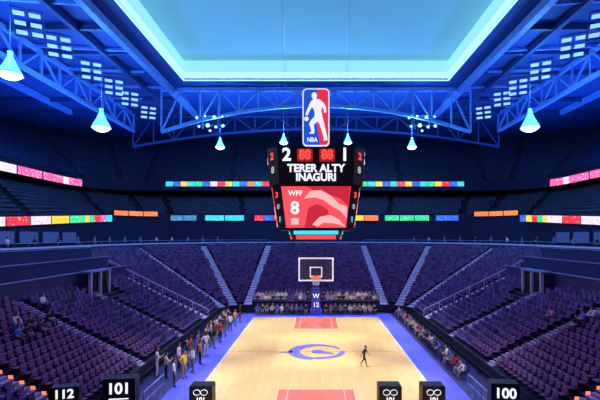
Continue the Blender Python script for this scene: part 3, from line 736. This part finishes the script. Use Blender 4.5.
J['elL']=(-.24,.22,1.16); J['wrL']=(-.2,.36,.98); J['haL']=(-.19,.42,.94); J['elR']=(.24,-.12,1.16); J['wrR']=(.24,-.2,.93); J['haR']=(.24,-.22,.85)
J['knL']=(-.1,-.06,.50); J['anL']=(-.1,-.32,.17); J['toL']=(-.1,-.22,.05); J['knR']=(.1,.17,.52); J['anR']=(.1,.25,.10); J['toR']=(.1,.41,.05)
POSE['walk'] = J
def sit():
    J = dict(pel=(0,0,.56), wst=(0,-.02,.70), chs=(0,-.03,.90), nk=(0,-.01,1.07), hd=(0,.02,1.16))
    for s, sx in (('L',-1),('R',1)):
        J['sh'+s]=(sx*.18,-.02,.99); J['el'+s]=(sx*.24,.06,.74); J['wr'+s]=(sx*.15,.28,.68); J['ha'+s]=(sx*.12,.35,.68)
        J['hp'+s]=(sx*.09,.03,.54); J['kn'+s]=(sx*.13,.44,.53); J['an'+s]=(sx*.13,.44,.10); J['to'+s]=(sx*.14,.60,.04)
    return J
POSE['sit'] = sit()
J = sit(); J['chs']=(0,.06,.88); J['nk']=(0,.12,1.04); J['hd']=(0,.17,1.12); J['shL']=(-.18,.08,.97); J['shR']=(.18,.08,.97); J['elL']=(-.22,.28,.72); J['elR']=(.22,.28,.72); J['wrL']=(-.07,.45,.66); J['wrR']=(.07,.45,.66); J['haL']=(-.03,.5,.64); J['haR']=(.03,.5,.64)
POSE['lean'] = J
PM = {k: person_mesh('person_'+k, v) for k, v in POSE.items()}
def person(pose, x, y, z, rz, top, bot, label, group=None, skin='skin', hair='hair_dark', sc=1.0):
    me, hm, H = PM[pose]; o = bpy.data.objects.new('person', me); col.objects.link(o)
    o.location = (x, y, z); o.rotation_euler = (0,0,rz); o.scale = (sc,)*3
    for i, n in enumerate((skin, top, bot)):
        o.material_slots[i].link = 'OBJECT'; o.material_slots[i].material = M[n]
    tag(o, label, 'person', group)
    h_ = bpy.data.objects.new('hair', hm); col.objects.link(h_); h_.parent = o; h_.location = H
    h_.material_slots[0].link = 'OBJECT'; h_.material_slots[0].material = M[hair]
    return o
def at(px, py, z=0):
    D = 400*(10-z)/(py-236); return ((px-316)*D/400, D)
x, y = at(364, 367); person('walk', x, y, .04, -1.9, 'c_black', 'c_black', 'person in black walking alone across the right half of the court', sc=.92)
person('phone', -11.25, 28.3, .0, -1.2, 'c_white', 'c_white', 'person in white top and trousers, leftmost of the group by the left rail', sc=1.22)
LPX = [(174,388,'stand','c_white','c_navy','person in white top and navy trousers, nearest of the group on the left sideline',-1.2),
 (166,380,'phone','c_cream','c_black','person in cream top holding hands up, beside the courtside rail at lower left',-.9),
 (184,379,'hips','c_yellow','c_khaki','person in yellow and khaki with hands on hips on the left apron',-2),
 (193,373,'phone','c_white','c_grey','person in white top and grey trousers looking at hands on the left apron',2.2),
 (187,366,'stand','c_black','c_black','person all in black standing behind the white tops at left',-1.5),
 (200,365,'stand','c_orange','c_black','person in orange top and black trousers mid left sideline',-1),
 (206,357,'hips','c_white','c_white','person dressed all in white with hands on hips on left sideline',-2.4),
 (198,354,'stand','c_grey','c_navy','person in grey top standing mid left sideline next to rail',-1.7),
 (191,361,'hips','c_red','c_grey','person in red top and grey trousers with hands on hips by the left rail',-1.3),
 (179,371,'stand','c_white','c_black','person in white top and black trousers at the lower left rail',-1.6),
 (214,349,'phone','c_black','c_khaki','person in black top and khaki trousers on the left apron',-1),
 (206,347,'stand','c_yellow','c_navy','person in yellow top and navy trousers by the middle of the left rail',-1.4),
 (220,343,'stand','c_red','c_black','person in red top standing on the far part of the left apron',-.7),
 (211,341,'stand','c_cream','c_navy','person in cream top and navy trousers near the far left rail',-1.4),
 (225,337,'hips','c_navy','c_grey','person in navy top with hands on hips, far left apron',-1.9),
 (217,336,'stand','c_white','c_khaki','person in white top and khaki trousers near the far left rail',-1.2),
 (230,332,'stand','c_white','c_navy','person in white top and navy trousers at the far left apron',-2.6),
 (235,327,'phone','c_orange','c_grey','person in orange top and grey trousers near the far left corner',-2),
 (226,329,'hips','c_pink','c_black','person in pink top with hands on hips near the far left corner',-1.6),
 (240,323,'stand','c_black','c_red','person in black top and red trousers, farthest along the left sideline',-1.2)]
for (px, py, po, a, b, lab, rz) in LPX:
    x, y = at(px, py); person(po, x, y, .03, rz, a, b, lab, hair=random.choice(['hair_dark','hair_dark','hair_blond']), skin=random.choice(['skin','skin','skin2']), sc=random.uniform(1.06,1.2))
cp = thing('courtside_chair', '', 'chair')
MB().box((0,.03,.44), (.46,.44,.06)).build('seat', M['dark'], cp)
o = MB().box((0,0,0), (.46,.05,.42)).build('backrest', M['c_navy'], cp); o.location = (0,-.24,.72); o.rotation_euler = (.12,0,0)
for x in (-.2,.2):
    for yy in (-.2,.2): MB().tube((x,yy,0), (x,yy,.42), .018, n=6).build('leg', M['seat_metal'], cp)
chairs = []
for k in range(30): chairs.append((10.4, 28+k*.76, PI/2, 'right'))
for k in range(14): chairs.append((-10.9, 38.5+k*.8, -PI/2, 'left'))
for r in range(2):
    for s in (-1, 1):
        for k in range(11): chairs.append((s*(1.25+k*.62), 50.9+r*.75, PI, 'far_left' if s < 0 else 'far_right'))
WHERE = dict(right='on the right sideline', left='on the far part of the left sideline', far_left='behind the far baseline, left of the hoop', far_right='behind the far baseline, right of the hoop')
tops = ['c_white','c_grey','c_grey','c_cream','c_black','c_navy','c_pink','c_blue']
for i, (x, y, rz, w_) in enumerate(chairs):
    c = cp if i == 0 else copy_tree(cp)
    c.location = (x, y, 0); c.rotation_euler = (0,0,rz); tag(c, 'dark courtside chair '+WHERE[w_], 'chair', 'courtside chairs '+WHERE[w_])
    if w_ == 'left' and i % 3 == 0: continue
    tp = tops if w_.startswith('far') else ['c_black','c_navy','c_white','c_grey','c_blue','c_red','c_navy','c_cream']
    person(random.choice(['sit','lean']), x, y, .0, rz+random.uniform(-.1,.1), random.choice(tp), random.choice(['c_black','c_navy','c_grey']),
           'person seated on a courtside chair '+WHERE[w_], 'people seated '+WHERE[w_], skin=random.choice(['skin','skin','skin2']))
for s in (-1, 1):
    ss = [q for q in lower if q[4] in (0, 1) and .6 < s*q[0] < 8.6 and q[1] > 50]
    for q in ss:
        if random.random() < .85:
            person('sit', q[0], q[1], q[2], q[3], random.choice(tops), 'c_navy', 'spectator seated in the front rows behind the far baseline, %s of the hoop' % ('left' if s < 0 else 'right'), 'spectators in the far front rows, %s' % ('left' if s < 0 else 'right'))
for s, nm, cnt in ((-1, 'left', 8), (1, 'right', 4)):
    ss = [q for q in lower if 8 < q[4] < 14 and s*q[0] > 11 and 17 < q[1] < 30 and inview(q)]
    for q in random.sample(ss, cnt):
        person(random.choice(['sit','lean']), q[0], q[1], q[2], q[3], random.choice(['c_white','c_blue','c_red','c_navy','c_pink','c_black']), 'c_navy', 'spectator seated among empty purple seats in the %s stand' % nm, 'scattered spectators in the %s stand' % nm)
    for k in range(16):
        u = .42+k*.085; n_ = Ring(R1.hw+1.1, R1.far+1.1, R1.rx+1.1, R1.ry+1.1).P(u)
        person(random.choice(['stand','hips','phone']), s*abs(n_[0]), n_[1], ZT, -PI/2 if s < 0 else PI/2, random.choice(['c_blue','c_grey','c_white','c_navy']), 'c_navy', 'person standing behind the suite level rail on the %s side' % nm, 'people at the suite level rail, %s' % nm)
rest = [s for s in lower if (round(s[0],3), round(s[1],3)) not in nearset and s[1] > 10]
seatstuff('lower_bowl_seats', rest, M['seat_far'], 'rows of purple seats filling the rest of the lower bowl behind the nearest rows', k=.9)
# ------------------------------------------------------------ lights
def area(loc, size, sizey, e, c, rot=(0,0,0)):
    l = bpy.data.lights.new('area', 'AREA'); l.shape = 'RECTANGLE'; l.size = size; l.size_y = sizey; l.energy = e; l.color = c
    o = bpy.data.objects.new('area_light', l); col.objects.link(o); o.location = loc; o.rotation_euler = rot; return o
def spot(loc, tgt, e, c, ang, blend=.4):
    l = bpy.data.lights.new('spot', 'SPOT'); l.energy = e; l.color = c; l.spot_size = math.radians(ang); l.spot_blend = blend; l.shadow_soft_size = .6
    o = bpy.data.objects.new('spot_light', l); col.objects.link(o); o.location = loc
    o.rotation_euler = (Vector(tgt)-Vector(loc)).to_track_quat('-Z', 'Y').to_euler()
for x in (-17, 17):
    for y, ty in ((24, 24), (33, 32), (42, 40), (52, 47)):
        spot((x, y, 34), (x*.05, ty, 0), 18500, (1, .95, .78), 32)
for s in (-1, 1):
    for y in (28, 36, 44): spot((s*2, y-8, 33), (s*10.3, y, 0), 20000, (.95,.93,1), 19, .8)
    spot((s*4, 34, 34), (s*5, 52, 1), 11000, (.9,.9,1), 16, .8)
    area((s*20, 28, 30), 18, 24, 2900, (.66,.38,1), (0, 0, 0))
    area((s*46, 64, 24), 14, 50, 8600, (.04,.24,1), (PI, 0, 0))
    area((s*40, 60, 31), 16, 40, 300, (.15,.25,1), (0, 0, 0))
area((0, 62, 30), 30, 10, 900, (.35,.32,1), (0, 0, 0))
area((0, 82, 27), 60, 8, 3600, (.04,.24,1), (PI, 0, 0))
wd = bpy.data.worlds.new('w'); S.world = wd; wd.use_nodes = True
wd.node_tree.nodes['Background'].inputs[0].default_value = (.03,.05,.25,1); wd.node_tree.nodes['Background'].inputs[1].default_value = .25
# ------------------------------------------------------------ camera
cd = bpy.data.cameras.new('cam'); cam = bpy.data.objects.new('camera', cd); col.objects.link(cam)
cam.location = (0,0,10); cam.rotation_euler = (PI/2,0,0); cd.sensor_width = 36; cd.lens = 24
cd.shift_x = -16/600; cd.shift_y = 36/600; cd.clip_end = 400
S.camera = cam
